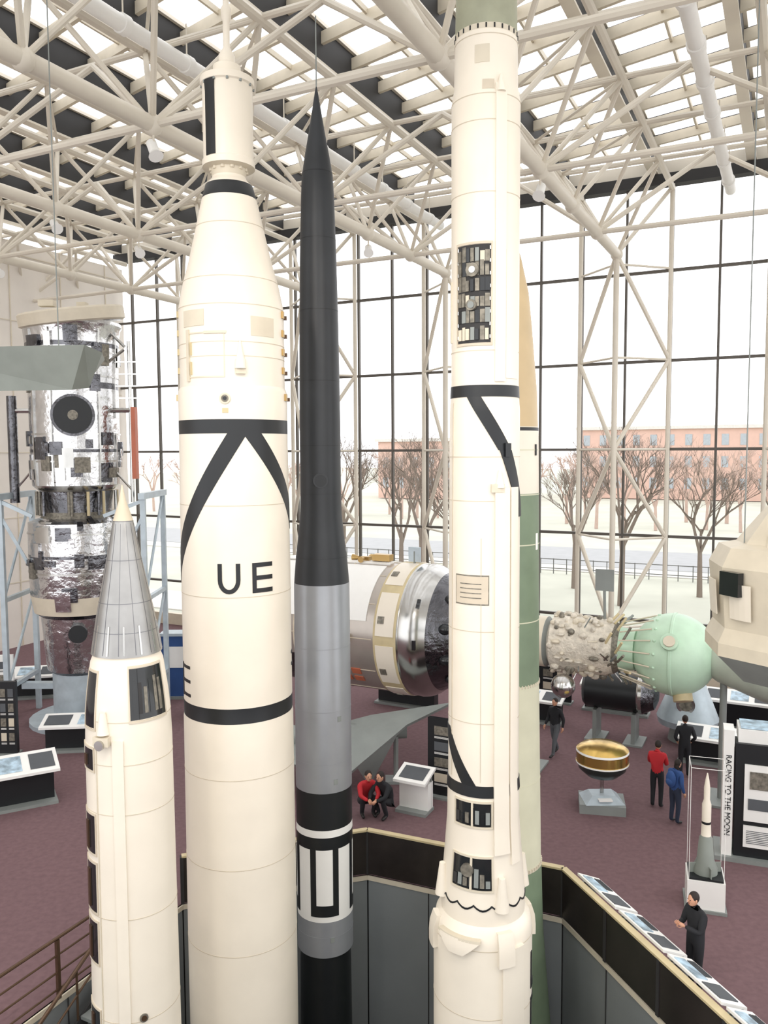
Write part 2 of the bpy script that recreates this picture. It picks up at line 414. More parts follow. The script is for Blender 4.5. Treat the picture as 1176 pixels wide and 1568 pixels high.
for t in (-49,8): 
    for i in range(8): R.cone(b,t,10.92+i*.18,10.97+i*.18,.014,steel,.014,.01)
R.patch(b,52,62,11.7,11.95,.006,seam); R.patch(b,-78,-72,10.9,11.8,.02,cream2)
R.patch(b,16,34,12.35,14.5,.03,cream); R.patch(b,16,34,10.3,12.35,.03,cream); R.cone(b,24,14.38,14.62,.07,cream,.015,.01)
R.patch(b,36,70,10.35,12.2,.01,cream)
R.patch(b,16,40,3.2,8.75,.05,cream); R.patch(b,44,62,3.0,8.75,.035,cream); R.cone(b,24,8.75,9.0,.07,cream,.02,.02)
R.patch(b,10,30,8.68,8.8,.06,cream2); R.patch(b,-62,-60,4.3,10,.008,seam); R.patch(b,-5,-4.2,4.3,8.0,.006,seam)
R.quad(b,(22,9.3),(46,9.3),(-6,10.08),(-30,10.08),.012,black); R.quad(b,(66,8.3),(88,8.3),(46,9.3),(24,9.3),.02,black)
R.patch(b,32,42,9.2,9.4,.05,black)
R.quad(b,(-34,4.22),(-10,4.22),(-68,5.05),(-92,5.05),.01,black)
R.patch(b,-50,8,7.0,7.45,.006,inner); R.patch(b,-48.5,6.5,7.02,7.43,.009,seam)
for i in range(4): R.patch(b,-40,-4,7.1+.07*i,7.115+.07*i,.011,inner)
for i,(z0,z1) in enumerate(((3.62,3.98),(2.66,3.14))):
    R.patch(b,-46,12,z0,z1,.006,glassdk); R.frame(b,-49,15,z0-.03,z1+.03,.018,cream2,2.5,.03)
    for k_ in range(7): R.patch(b,-44+k_*8,-38+k_*8,z0+.04,z0+.04+rn.uniform(.1,.28),.02,rn.choice([inner,inner,glassdk,grey,beamdk]))
    R.patch(b,-18,-15,z0,z1,.03,cream2)
c=R.pt(-22,2.95); d=R.dir(-22); b.tube(c,c+d*.05,.1,inner,seg=16)
for th in range(-180,180,24):
    for j in range(6):
        a=j/6; f=lambda q:2.42-.07*math.sin(math.pi*q)
        R.quad(b,(th+24*a,f(a)-.014),(th+24*(a+1/6),f(a+1/6)-.014),(th+24*(a+1/6),f(a+1/6)+.014),(th+24*a,f(a)+.014),.01,black)
for th in (-72,26,110,200):
    R.cone(b,th,2.35,2.85,.12,cream,.05,.0)
    R.patch(b,th-9,th+9,1.55,2.05,.08,cream)
R.quad(b,(-36,1.72),(-20,1.72),(-2,1.95),(-54,1.95),.09,cream); R.patch(b,-54,-2,1.93,1.97,.09,cream2)
R.patch(b,22,50,PITZ+1,1.8,.05,cream); 
for z in (1.78,.7): R.ring(b,z,.012,.004,seam)
R.patch(b,72,76,.9,1.5,.012,black); R.patch(b,76,88,.9,.98,.012,black); R.patch(b,72,76,.2,.75,.012,black); R.patch(b,76,88,.67,.75,.012,black)
b.build('slender_multistage_rocket')

cx,cy=2.24,15
mp=[(.005,13.6),(.06,13.45),(.26,12.70),(.39,12.12),(.45,11.54),(.55,10.37),(.575,9.72,cream2),(.585,9.70,black),(.585,9.64,cream),(.60,8.52,green),(.635,5.03,palegrn),(.70,1.62,cream2),(.71,1.55,green),(.75,.3,green),(.93,-1.9,green),(.93,PITZ)]
mp[:6]=[(a[0],a[1],tan) for a in mp[:6]]
R=Rk(cx,cy,mp); b=B(); b.lathe(mp,cx,cy,green,72)
for z in (9.3,8.5,7.6,6.2,5.03,3.2): R.ring(b,z,.02,.005,palegrn)
for i in range(60): R.cone(b,i*6,5.0,5.06,.015,cream2,.015); R.cone(b,i*6,1.56,1.62,.015,cream2,.015)
R.patch(b,60,64,9.2,9.4,.02,black); R.patch(b,62,70,7.5,7.8,.01,white)
b.build('ballistic_missile')

cx,cy=-3.69,11.5
lp=[(.008,8.84),(.03,8.72),(.055,8.6),(.14,8.33),(.24,7.79),(.40,7.0),(.475,6.55),(.49,6.47),(.455,6.46),(.50,6.35),(.56,5.9),(.585,5.62),(.60,5.2),(.61,3),(.63,0),(.63,PITZ)]
silvn=mat('brushed_silver','#9b9a98',.34,.8,.1,3)
silvn2=mat('brushed_silver_seam','#77777a',.4,.8,.1,3)
lp=[(a[0],a[1],(paletan if a[1]>8.4 else silvn if a[1]>6.47 else cream)) for a in lp]
R=Rk(cx,cy,lp); b=B(); b.lathe(lp,cx,cy,cream,72)
for z in (8.33,7.79,7.2,6.8): R.ring(b,z,.01,.002,silvn2)
for t in range(-70,90,28): R.patch(b,t,t+1.2,6.5,8.3,.003,silvn2); R.patch(b,t+8,t+11,6.5,6.9,.01,steel)
R.patch(b,2,58,5.62,6.32,.006,glassdk); R.frame(b,0,60,5.58,6.36,.014,seam,2,.03)
for k_ in range(6): R.patch(b,6+k_*8,11+k_*8,5.7,5.8+rn.uniform(.1,.4),.012,rn.choice([inner,beamdk,glassdk]))
R.patch(b,-78,-50,5.5,6.25,.006,glassdk); R.frame(b,-80,-48,5.46,6.29,.014,seam,2,.03)
R.cone(b,-34,5.45,5.75,.09,cream,.04,.02); R.patch(b,-44,-24,5.3,5.42,.1,cream2)
c=R.pt(-34,5.32,.08); d=R.dir(-34); b.tube(c,c+d*.05,.07,steel,seg=16)
R.patch(b,-22,-8,PITZ+1,5.35,.03,cream); R.patch(b,-48,-46.5,0,5.3,.012,cream2)
for z0,z1 in ((4.9,5.2),(3.7,4.25),(2.85,3.55),(2.1,2.7),(.9,1.4)):
    R.patch(b,-90,-53,z0,z1,.008,glassdk); R.frame(b,-92,-51,z0-.03,z1+.03,.014,seam,2,.03)
    R.patch(b,-75,-68,z0+.05,z1-.1,.03,brown)
for z in (5.6,5.0,4.3,2.8,1.3): R.ring(b,z,.012,.004,seam)
c=R.pt(8,1.35); d=R.dir(8); b.tube(c,c+d*.02,.06,inner,seg=16); b.tube(c,c+d*.025,.04,brown,seg=16)
b.build('sounding_rocket')

# ---------- SPACE TELESCOPE ----------
b=B(); cx,cy=-10.53,28
tp=[(1.3,13.6,foil2),(1.6,13.62,foil),(1.62,13.5,foil),(1.55,13.4,foil),(1.5,12.9,foil2),(1.5,12.75,foil),(1.45,11.6,foil2),(1.45,11.4,foil),(1.45,9.4,foil2),(1.45,9.3,foil),(1.42,8.2,steel),(1.2,8.0,foil2),(1.1,7.3,inner),(1.2,7.1,foil),(1.6,6.95,foil),(1.62,5.9,foil2),(1.62,5.8,foil),(1.6,4.5,cream2),(1.5,3.9,foil2),(1.3,3.75,foil),(1.15,1.9,foil2),(.9,1.7,foil2)]
R=Rk(cx,cy,tp); b.lathe(tp,cx,cy,foil,40)
# tilted aperture door
Mt=Matrix.Translation((0,0,13.95))@Matrix.Rotation(rad(-6),4,'Y')@Matrix.Rotation(rad(8),4,'X')
b.lathe([(1.0,.16,cream2),(1.66,.14,cream2),(1.72,.08,cream2),(1.72,-.28,cream2),(1.6,-.34,foil2),(.5,-.34,foil2)],cx,cy,foil2,40,True,Mt)
b.box((cx-.6,cy-.5,14.22),(.5,.3,.2),cream2); b.box((cx+.5,cy-.3,14.2),(.3,.3,.15),cream2)
c=R.pt(-2,10.5,-.2); d=R.dir(-2); b.tube(c,c+d*.35,.68,foil2,seg=32); b.tube(c,c+d*.36,.6,black,seg=32); b.tube(c,c+d*.37,.16,inner,seg=20)
c=R.pt(-5,3.3,-.1); d=R.dir(-5); b.tube(c,c+d*.3,.3,black,seg=24)
for t in (-60,-30,30,60): R.patch(b,t,t+2,8.2,13.3,.05,steel)
for z in (12.6,11.8,9.9,9.0,6.6,5.3): R.ring(b,z,.05,.03,steel)
for k_ in range(60):
    t=rn.uniform(-85,80); z=rn.choice([rn.uniform(8.2,10.0),rn.uniform(4,7),rn.uniform(11.2,13.0)]); R.patch(b,t,t+rn.uniform(6,20),z,z+rn.uniform(.2,.7),rn.uniform(.03,.12),rn.choice([foil,foil2,inner,foil2,steel,foil2]))
for k_ in range(20):
    t=rn.uniform(0,360); R.cone(b,t,7.2,8.0,.05,rn.choice([gold2,inner,steel,foil2]),.05,.15)
for sx in (-1,1):
    b.tube((cx+sx*2.0,cy-.3,13.0 if sx>0 else 11.2),(cx+sx*2.0,cy-.3,7.6),.16 if sx<0 else .06,foil2 if sx<0 else steel,seg=12)
    b.tube((cx+sx*2.0,cy-.3,10.7),(cx+sx*1.3,cy-.3,10.7),.08,steel)
    b.tube((cx+sx*2.0,cy-.3,8.0),(cx+sx*1.3,cy-.3,8.8),.04,steel)
b.box((cx+2.15,cy-.4,9.6),(.14,.3,2.4),orange)
for z in (12.3,11.9,11.5,11.1): b.box((cx+1.9,cy-.4,z),(.7,.05,.05),steel)
b.tube((cx+1.9,cy-.4,12.8),(cx+1.5,cy-.4,13.2),.05,steel); b.tube((cx+1.3,cy-.6,12.2),(cx+1.9,cy-.5,12.7),.05,steel)
for (x0,x1) in ((-2.1,-2.1),(2.6,2.6)):
    for dy in (-1.2,1.2):
        b.box((cx+x0,cy+dy,3.9),(.16,.16,7.8),bluegr)
    b.box((cx+x0,cy,7.85),(.2,2.8,.2),bluegr); b.box((cx+x0,cy,4.4),(.14,2.5,.14),bluegr); b.box((cx+x0,cy,1.4),(.14,2.5,.14),bluegr)
    b.tube((cx+x0,cy-1.2,1.4),(cx+x0,cy+1.2,4.4),.05,bluegr); b.tube((cx+x0,cy-1.2,4.4),(cx+x0,cy+1.2,7.8),.05,bluegr)
    b.beam((cx+x0,cy-1.2,7.7),(cx+x0*.5,cy-1.2,7.2),.1,.12,bluegr); b.beam((cx+x0,cy-1.2,7.2),(cx+x0*.55,cy-.9,5.2),.08,.1,bluegr)
b.box((cx+.25,cy,1.2),(4.7,.3,.2),bluegr); b.lathe([(1.0,1.8),(1.0,.2),(1.8,.15),(1.8,0)],cx,cy,bluegr,24)
b.build('space_telescope')

# ---------- DOCKED SPACECRAFT ----------
smsk=mat('spacecraft_skin','#b0a8a0',.28,.55,.08,1.5)
b=B()
dp=[(.3,-8.9,steel),(1.1,-8.8,steel),(.55,-7.5,grey),(.5,-7.3,smsk),(1.95,-7.1,smsk),(2.0,-7.0,smsk),(2.0,-2.75,gold2),(2.03,-2.73,gold2),(2.03,-2.0,steel),(2.0,-1.95,steel),(2.03,-1.75,steel),(2.0,-1.55,steel),(1.9,-1.35,steel),(1.78,-1.2,foil2),(1.3,-.3,steel),(.72,.75,steel),(.6,.9,grey),(.5,1.0,grey),(.72,1.1,cream2),(.72,1.9,grey),(.6,2.0,blankt),(.78,2.1,blankt),(.78,3.6,blankt),(.7,3.8,inner),(.6,3.95,soyuz),(.55,4.35,soyuz),(.2,4.4,soyuz)]
b.lathe(dp,0,0,smsk,64)
b.ball((0,0,5.35),1.1,soyuz,40,24)
b.lathe([(1.09,5.3),(1.12,5.32),(1.12,5.38),(1.09,5.4)],0,0,soyuz,40,False)
b.lathe([(.5,6.3,soyuzb),(.6,6.45,soyuzb),(1.0,7.6,soyuzb),(1.05,8.5,inner),(.95,8.6,blankt),(1.0,10.5,grey),(1.2,11,grey)],0,0,soyuzb,40)
def rot(t,r,z): return Vector((r*math.cos(rad(t)),r*math.sin(rad(t)),z))
def cyl_patch(t0,t1,z0,z1,r,m):
    k=max(2,int((t1-t0)/6)); vs=[];fs=[]
    for i in range(k+1):
        t=t0+(t1-t0)*i/k
        vs+=[rot(t,r,z0),rot(t,r,z1),rot(t,r-.06,z0),rot(t,r-.06,z1)]
    for i in range(k):
        a=4*i; c=a+4; fs+=[(a,c,c+1,a+1),(a+2,a,c,c+2)[::-1],(a+1,c+1,c+3,a+3)[::-1]]
    fs+=[(0,1,3,2),(4*k,4*k+2,4*k+3,4*k+1)]
    b.add(vs,fs,m)
for t in range(0,360,45):
    cyl_patch(t+4,t+41,-2.66,-2.08,2.05,cream); cyl_patch(t+14,t+20,-2.6,-2.4,2.07,inner)
for t0,t1 in ((-75,-15),(-10,50)): cyl_patch(t0,t1,-6.8,-3.0,2.03,white)
for t0,t1 in ((-150,-110),): cyl_patch(t0,t1,-6.2,-4.2,2.02,foil2)
for z,t in ((-4.0,-125),(-3.6,-125),(-4.0,-135),(-3.6,-135)): cyl_patch(t,t+6,z,z+.3,2.03,orange)
for t in range(0,360,30): b.tube(rot(t,2.0,-7.0),rot(t,2.0,-2.8),.015,seam,seg=6)
for z in (-5.5,-4.2): b.lathe([(2.0,z),(2.012,z+.01),(2.012,z+.04),(2.0,z+.05)],0,0,seam,64,False)
for t in (0,270):
    for dz in (-.25,.25): 
        q=rot(t,2.1,-4.0+dz); b.tube(q,q+Vector((0,0,dz*.9)),.05,gold,.11,seg=12)
    for dt in (-5,5): q=rot(t+dt,2.1,-4.0); b.tube(q,rot(t+dt*2,2.12,-4.0),.05,gold,.1,seg=12)
    b.box(rot(t,2.05,-4.0),(.2,.2,.3),gold)
for t in (-40,-75,-110,-140): 
    rr=1.55; q=rot(t,rr-.03,-.7); b.ball(q,(.16,.16,.2),glassdk,14,8)
for t in (-60,-95): cyl_patch(t,t+8,-1.5,-1.4,2.0,glassdk)
for i in range(150):
    t=rn.uniform(0,360); z=rn.uniform(2.1,3.7); q=rot(t,.80,z); rr=rn.uniform(.04,.10); b.ball(q,(rr*rn.uniform(.6,1.6),rr,rr*rn.uniform(.8,1.8)),rn.choice([blankt,blankt,cream2,blankt,inner]),8,6)
for i in range(24):
    t=rn.uniform(0,360); z=rn.uniform(3.6,4.2); b.tube(rot(t,.7,z),rot(t+20,.95,z+.2),.035,rn.choice([inner,gold2,grey]))
for i in range(16):
    t=rn.uniform(0,360); z=rn.uniform(2.2,3.8); b.tube(rot(t,.8,z),rot(t+rn.uniform(-20,20),1.05,z+rn.uniform(-.3,.3)),.02,rn.choice([steel,cream2,grey]),seg=6)
for t in range(0,360,20):
    b.tube(rot(t,.75,4.0),rot(t,1.0,4.85),.02,cream2,seg=6); b.ball(rot(t,1.02,4.95),.045,soyuz,8,6)
Rm=Matrix(((0,sn,cs),(0,cs,-sn),(1,0,0)))
MM=Matrix.Translation((3,24,3.8))@Rm.to_4x4()
b.ball((-.95,-1.0,2.6),.33,steel,20,14); b.tube((-.5,-.5,2.7),(-.9,-.95,2.6),.05,inner)
b.tube((.8,0,3.5),(1.6,-.1,3.5),.04,grey); b.box((1.9,-.1,3.5),(.6,.05,.5),grey)
b.box((2.15,0,-3.4),(.2,.3,.6),gold); b.tube((2.0,0,-2.3),(2.4,0,-2.3),.04,grey); b.box((2.3,0,-2.3),(.45,.06,.4),bluegr)
b.tube((.45,-.85,5.35),(.58,-1.1,5.35),.22,soyuz,seg=20); b.tube((.5,-1.0,5.35),(.6,-1.13,5.35),.15,cream2,seg=20)
b.tube((-.9,-.3,5.6),(-1.15,-.4,5.65),.25,gold2,seg=16)
for z in (-6.0,1.5,6.6): b.tube((-3.8,0,z),(-.5,0,z),.09,grey,seg=12); b.box((-3.77,0,z),(.06,1.2,.6),grey)
b.build('docked_spacecraft',MM)

# hanging capsule right
b=B(); cx,cy=7.07,14
hp=[(.2,8.45),(.45,8.3),(.93,7.68),(1.22,7.62),(1.38,7.3),(1.30,6.25),(1.42,6.0),(1.42,5.78,grey),(.91,5.3,grey),(.3,5.15,grey)]
Mh=Matrix.Rotation(rad(12),4,'Z')
b.lathe(hp,cx,cy,cream2,8,True,Mh)
R=Rk(cx,cy,hp)
for t in (-80,-45,-10): R.patch(b,t,t+18,6.45,7.05,.0,cream)
b.box((cx-1.28,cy-.5,7.05),(.12,.4,.4),glassdk,.4); b.tube((cx-.6,cy-.6,7.6),(cx-.6,cy-.6,7.95),.15,cream,.1,16)
for t in (-60,60,180): p=R.pt(t,7.5,-.4); b.tube(p,(p.x,p.y,19.3),.012,grey,seg=6)
b.build('hanging_space_capsule',smooth=False)

b=B()
pts=[(-9.2,15.5),(-5.35,14.8),(-5.1,15.0),(-5.6,16.6),(-9.2,17.2)]
zt_=[11.25,11.22,11.1,11.15,11.25]
vs=[(x,y,z) for (x,y),z in zip(pts,zt_)]+[(-9.2,15.7,10.45),(-5.75,15.2,10.45),(-5.5,15.4,10.5),(-5.9,16.3,10.6),(-9.2,16.9,10.5)]
b.add(vs,[(0,1,2,3,4),(9,8,7,6,5),(0,5,6,1),(1,6,7,2),(2,7,8,3),(3,8,9,4),(4,9,5,0)],olive)
for p in ((-6.2,15.8),(-8.8,16.2)): b.tube((p[0],p[1],11.1),(p[0],p[1],19.3),.012,grey,seg=6)
b.build('hanging_aircraft_wing')

b=B()
def plate(p,th,m,b=b):
    p=[Vector(v) for v in p]; nrm=(p[1]-p[0]).cross(p[2]-p[0]).normalized()*th; k=len(p)
    vs=p+[v-nrm for v in p]; fs=[tuple(range(k)),tuple(reversed(range(k,2*k)))]+[(i,i+k,(i+1)%k+k,(i+1)%k) for i in range(k)]
    b.add(vs,fs,m)
plate([(-3.6,21.5,1.0),(-.9,21.0,.85),(.6,21.9,1.8),(1.9,22.6,2.2),(-.4,22.9,1.75),(-3.0,22.5,1.2)],.12,grey)
plate([(-.8,21.3,.9),(.3,22.0,1.6),(.3,22.2,1.6),(-.5,22.0,.1)],.1,grey)
b.tube((-4.2,22.3,1.3),(.6,22.6,1.4),.32,grey,.22,20); b.ball((-4.2,22.3,1.3),.32,grey,16,10)
for x in (-3,0.3): b.tube((x,22.4,0),(x,22.4,1.3),.07,grey); b.box((x,22.4,.04),(.6,.5,.08),grey)
b.build('swept_wing_missile')

# ---------- FLOOR EXHIBITS ----------
def counter(x,y,w,dp_,h,rz,name='display_counter',base=black,top=white):
    b=B(); Rz=Matrix.Rotation(rz,3,'Z'); o=Vector((x,y,0))
    P=lambda a,c,z:o+Rz@Vector((a,c,z))
    b.box(P(0,.1,h*.35),(w*.9,dp_*.45,h*.7),base,rz)
    b.box(P(0,0,.04),(w*.95,dp_*.8,.08),grey,rz)
    vs=[P(-w/2,-dp_/2,h*.82),P(w/2,-dp_/2,h*.82),P(w/2,dp_/2,h),P(-w/2,dp_/2,h)]
    vs+=[v-Vector((0,0,.07)) for v in vs]
    b.add(vs,[(0,1,2,3),(7,6,5,4),(0,4,5,1),(1,5,6,2),(2,6,7,3),(3,7,4,0)],top)
    k=max(1,int(w/.7)); 
    for i in range(k):
        a0=-w/2+w*(i+.12)/k; a1=-w/2+w*(i+.88)/k
        f=lambda a,q:P(a,-dp_/2+dp_*q,h*(.82+.18*q)+.008)
        b.add([f(a0,.15),f(a1,.15),f(a1,.85),f(a0,.85)],[(0,1,2,3)],imgblue if i%2 else greycl)
    for sx in (-1,1): b.tube(P(sx*w*.42,dp_*.2,0),P(sx*w*.42,dp_*.3,h*.85),.03,grey)
    return b.build(name)
counter(5.0,27.6,2.4,.8,1.0,RZ); counter(10.3,23.3,3.4,.9,1.0,RZ); counter(12.8,22.2,1.6,.9,1.0,RZ)
counter(8.2,28.4,2.4,.8,1.2,RZ); counter(11.8,26.6,2.2,.8,1.2,RZ)
counter(-9.7,25.0,2.0,.8,1.05,.1); counter(-9.9,20.9,2.4,1.1,1.2,.5); counter(-13.6,30.5,2.4,.9,1.1,.2); counter(.75,20.5,.9,.7,1.1,RZ,base=white)
counter(-6.1,28.6,2.0,.8,1.1,.1); counter(.8,29.3,2.5,.8,1,RZ)
def panel(x,y,w,h,rz,name,txt=None,m=black,mw=white,z0=0):
    b=B(); Rz=Matrix.Rotation(rz,3,'Z'); o=Vector((x,y,0)); P=lambda a,c,z:o+Rz@Vector((a,c,z))
    b.box(P(0,0,h/2+z0),(w,.14,h),m,rz); b.box(P(0,0,.03),(w*1.05,.5,.06),grey,rz)
    rows=4; 
    for i in range(rows):
        for j in range(2):
            a=-w*.22+j*w*.44; z=h*(.25+.2*i)
            b.box(P(a,-.075,z),(w*.30,.02,h*.11),[cream2,inner,greycl,inner][(i*3+j)%4],rz)
            for l in range(3): b.box(P(a,-.075,z-h*.08-.02*l),(w*.3,.012,.008),mw,rz)
    return b.build(name)
panel(1.85,21.2,1.5,2.15,RZ,'exhibit_panel')
panel(-11.6,24.6,.55,2.3,0,'exhibit_panel')
panel(6.3,29.6,1.2,2.4,RZ,'exhibit_panel'); panel(12.9,25.2,1.2,2.3,RZ,'exhibit_panel',m=white,mw=greycl); panel(-13.5,27.8,1.2,2.3,.2,'exhibit_panel',m=white,mw=greycl)
b=B(); kx,ky=8.35,18
Rz=Matrix.Rotation(-.35,3,'Z'); P=lambda a,c,z:Vector((kx,ky,0))+Rz@Vector((a,c,z))
b.box(P(.35,0,1.35),(1.5,.5,2.7),black,-.35); b.box(P(-.55,-.05,1.5),(.22,.5,3.0),white,-.35); b.box(P(.1,-.27,1.6),(.62,.04,1.3),white,-.35)
b.box(P(.1,-.3,1.9),(.4,.02,.4),inner,-.35); b.box(P(.1,-.3,1.35),(.45,.02,.25),greycl,-.35); b.box(P(.2,.1,.05),(2.0,1.0,.1),grey,-.35)
b.box(P(.1,.2,2.85),(.9,.7,.3),white,-.35); b.box(P(.1,.2,3.03),(.8,.6,.04),imgblue,-.35); b.box(P(.1,-.28,.6),(.62,.03,.5),white,-.35); b.box(P(.75,-.27,1.5),(.4,.03,1.9),white,-.35)
for l in range(8): b.box(P(.1,-.3,.45+.04*l),(.5,.01,.012),greycl,-.35)
M=Matrix.Translation(P(-.55,-.31,1.5))@Matrix.Rotation(-.35,4,'Z')@Matrix.Rotation(rad(90),4,'X')@Matrix.Rotation(rad(-90),4,'Z')
b.text('RACING TO THE MOON',.17,M,black); b.build('exhibit_kiosk')
# drum satellite on pedestal
b=B(); x,y=5.62,20.6
b.box((x,y,.12),(1.15,.9,.24),grey,-.2); 
vs=[(x-.5,y-.4,.24),(x+.5,y-.4,.24),(x+.5,y+.4,.24),(x-.5,y+.4,.24),(x-.3,y-.22,.42),(x+.3,y-.22,.42),(x+.3,y+.22,.42),(x-.3,y+.22,.42)]
b.add(vs,[(0,1,5,4),(1,2,6,5),(2,3,7,6),(3,0,4,7),(4,5,6,7)],bluegr)
b.box((x,y-.3,.36),(.35,.25,.03),white,0)
b.tube((x,y,.4),(x,y,.95),.05,steel,seg=12)
b.lathe([(.12,.82,bowl),(.4,.90,bowl),(.60,1.08,bowl),(.64,1.22,white),(.67,1.23,white),(.67,1.27,brass),(.66,1.28,brass),(.66,1.52,white),(.67,1.53,white),(.66,1.58,brass),(.55,1.66,brass),(.3,1.71,brass),(.05,1.73,brass)],x,y,brass,40)
b.build('drum_satellite_exhibit')
b=B(); x,y=6.53,16.1
b.box((x,y,.32),(.72,.72,.64),white,-.3); b.box((x,y,.03),(.8,.8,.06),grey,-.3); b.box((x,y,.66),(.66,.66,.04),black,-.3)
b.lathe([(.01,2.75),(.04,2.6),(.06,2.45),(.06,2.2,cream),(.09,2.1,cream),(.09,1.75,black),(.09,1.7,cream),(.10,1.45,olive),(.13,1.4,olive),(.17,.95,olive),(.24,.78,olive),(.24,.68,olive)],x,y,cream,24)
for t in (0,90,180,270):
    q=Vector((math.cos(rad(t)),math.sin(rad(t)),0)); b.beam(Vector((x,y,.78))+q*.15,Vector((x,y,.78))+q*.32,.02,.2,olive)
Rz=Matrix.Rotation(-.3,3,'Z')
cr_=[Vector((x,y,0))+Rz@Vector((sx*.33,sy*.33,0)) for sx,sy in ((-1,-1),(1,-1),(1,1),(-1,1))]
for i,q in enumerate(cr_):
    b.tube(q+Vector((0,0,.64)),q+Vector((0,0,2.95)),.006,white,seg=6); b.tube(q+Vector((0,0,2.95)),cr_[(i+1)%4]+Vector((0,0,2.95)),.006,white,seg=6)
b.build('rocket_model_display')
b=B(); Rt=Matrix.Rotation(-A26,3,'Z')@Matrix.Rotation(rad(90),3,'Y')
o=Vector((7.5,25.6,1.6)); l=[(.1,-1.2,steel),(.5,-1.1,black),(.6,-1.0,black),(.6,.6,steel),(.64,.65,steel),(.64,.75,foil2),(.6,.8,foil2),(.45,1.1,foil2),(.2,1.2,foil2)]
b.lathe(l,0,0,black,32,True,Rt)
b.v=[(v[0]+o.x,v[1]+o.y,v[2]+o.z) for v in b.v]
for q in (-.7,.5): c=o+tt*q; b.box((c.x,c.y,.5),(.12,.8,1.0),grey,RZ); b.box((c.x,c.y,.03),(.6,1.0,.06),grey,RZ)
b.build('rocket_stage_tank')
b=B(); o=Vector((9.7,25.6,0)); b.lathe([(.25,2.2),(.35,2.15),(.5,1.9),(.95,.75),(.9,.55),(.3,.35)],o.x,o.y,bluegr,32); R=Rk(o.x,o.y,[(.25,2.2),(.5,1.9),(.95,.75)])
c=R.pt(-5,1.35,-.05); d=R.dir(-5); b.tube(c,c+d*.12,.28,steel,seg=24); b.tube(c,c+d*.13,.2,inner,seg=24); b.lathe([(.5,.5),(.6,0)],o.x,o.y,grey,24); b.build('small_space_capsule')
b=B(); b.box((-7.9,30.5,1.2),(1.0,.6,2.4),blue); b.box((-7.9,30.18,1.6),(.7,.04,.8),white); b.box((-7.9,30.5,2.45),(1.1,.7,.1),bluegr); b.box((-7.9,30.5,.05),(1.2,.8,.1),grey); b.build('info_terminal')

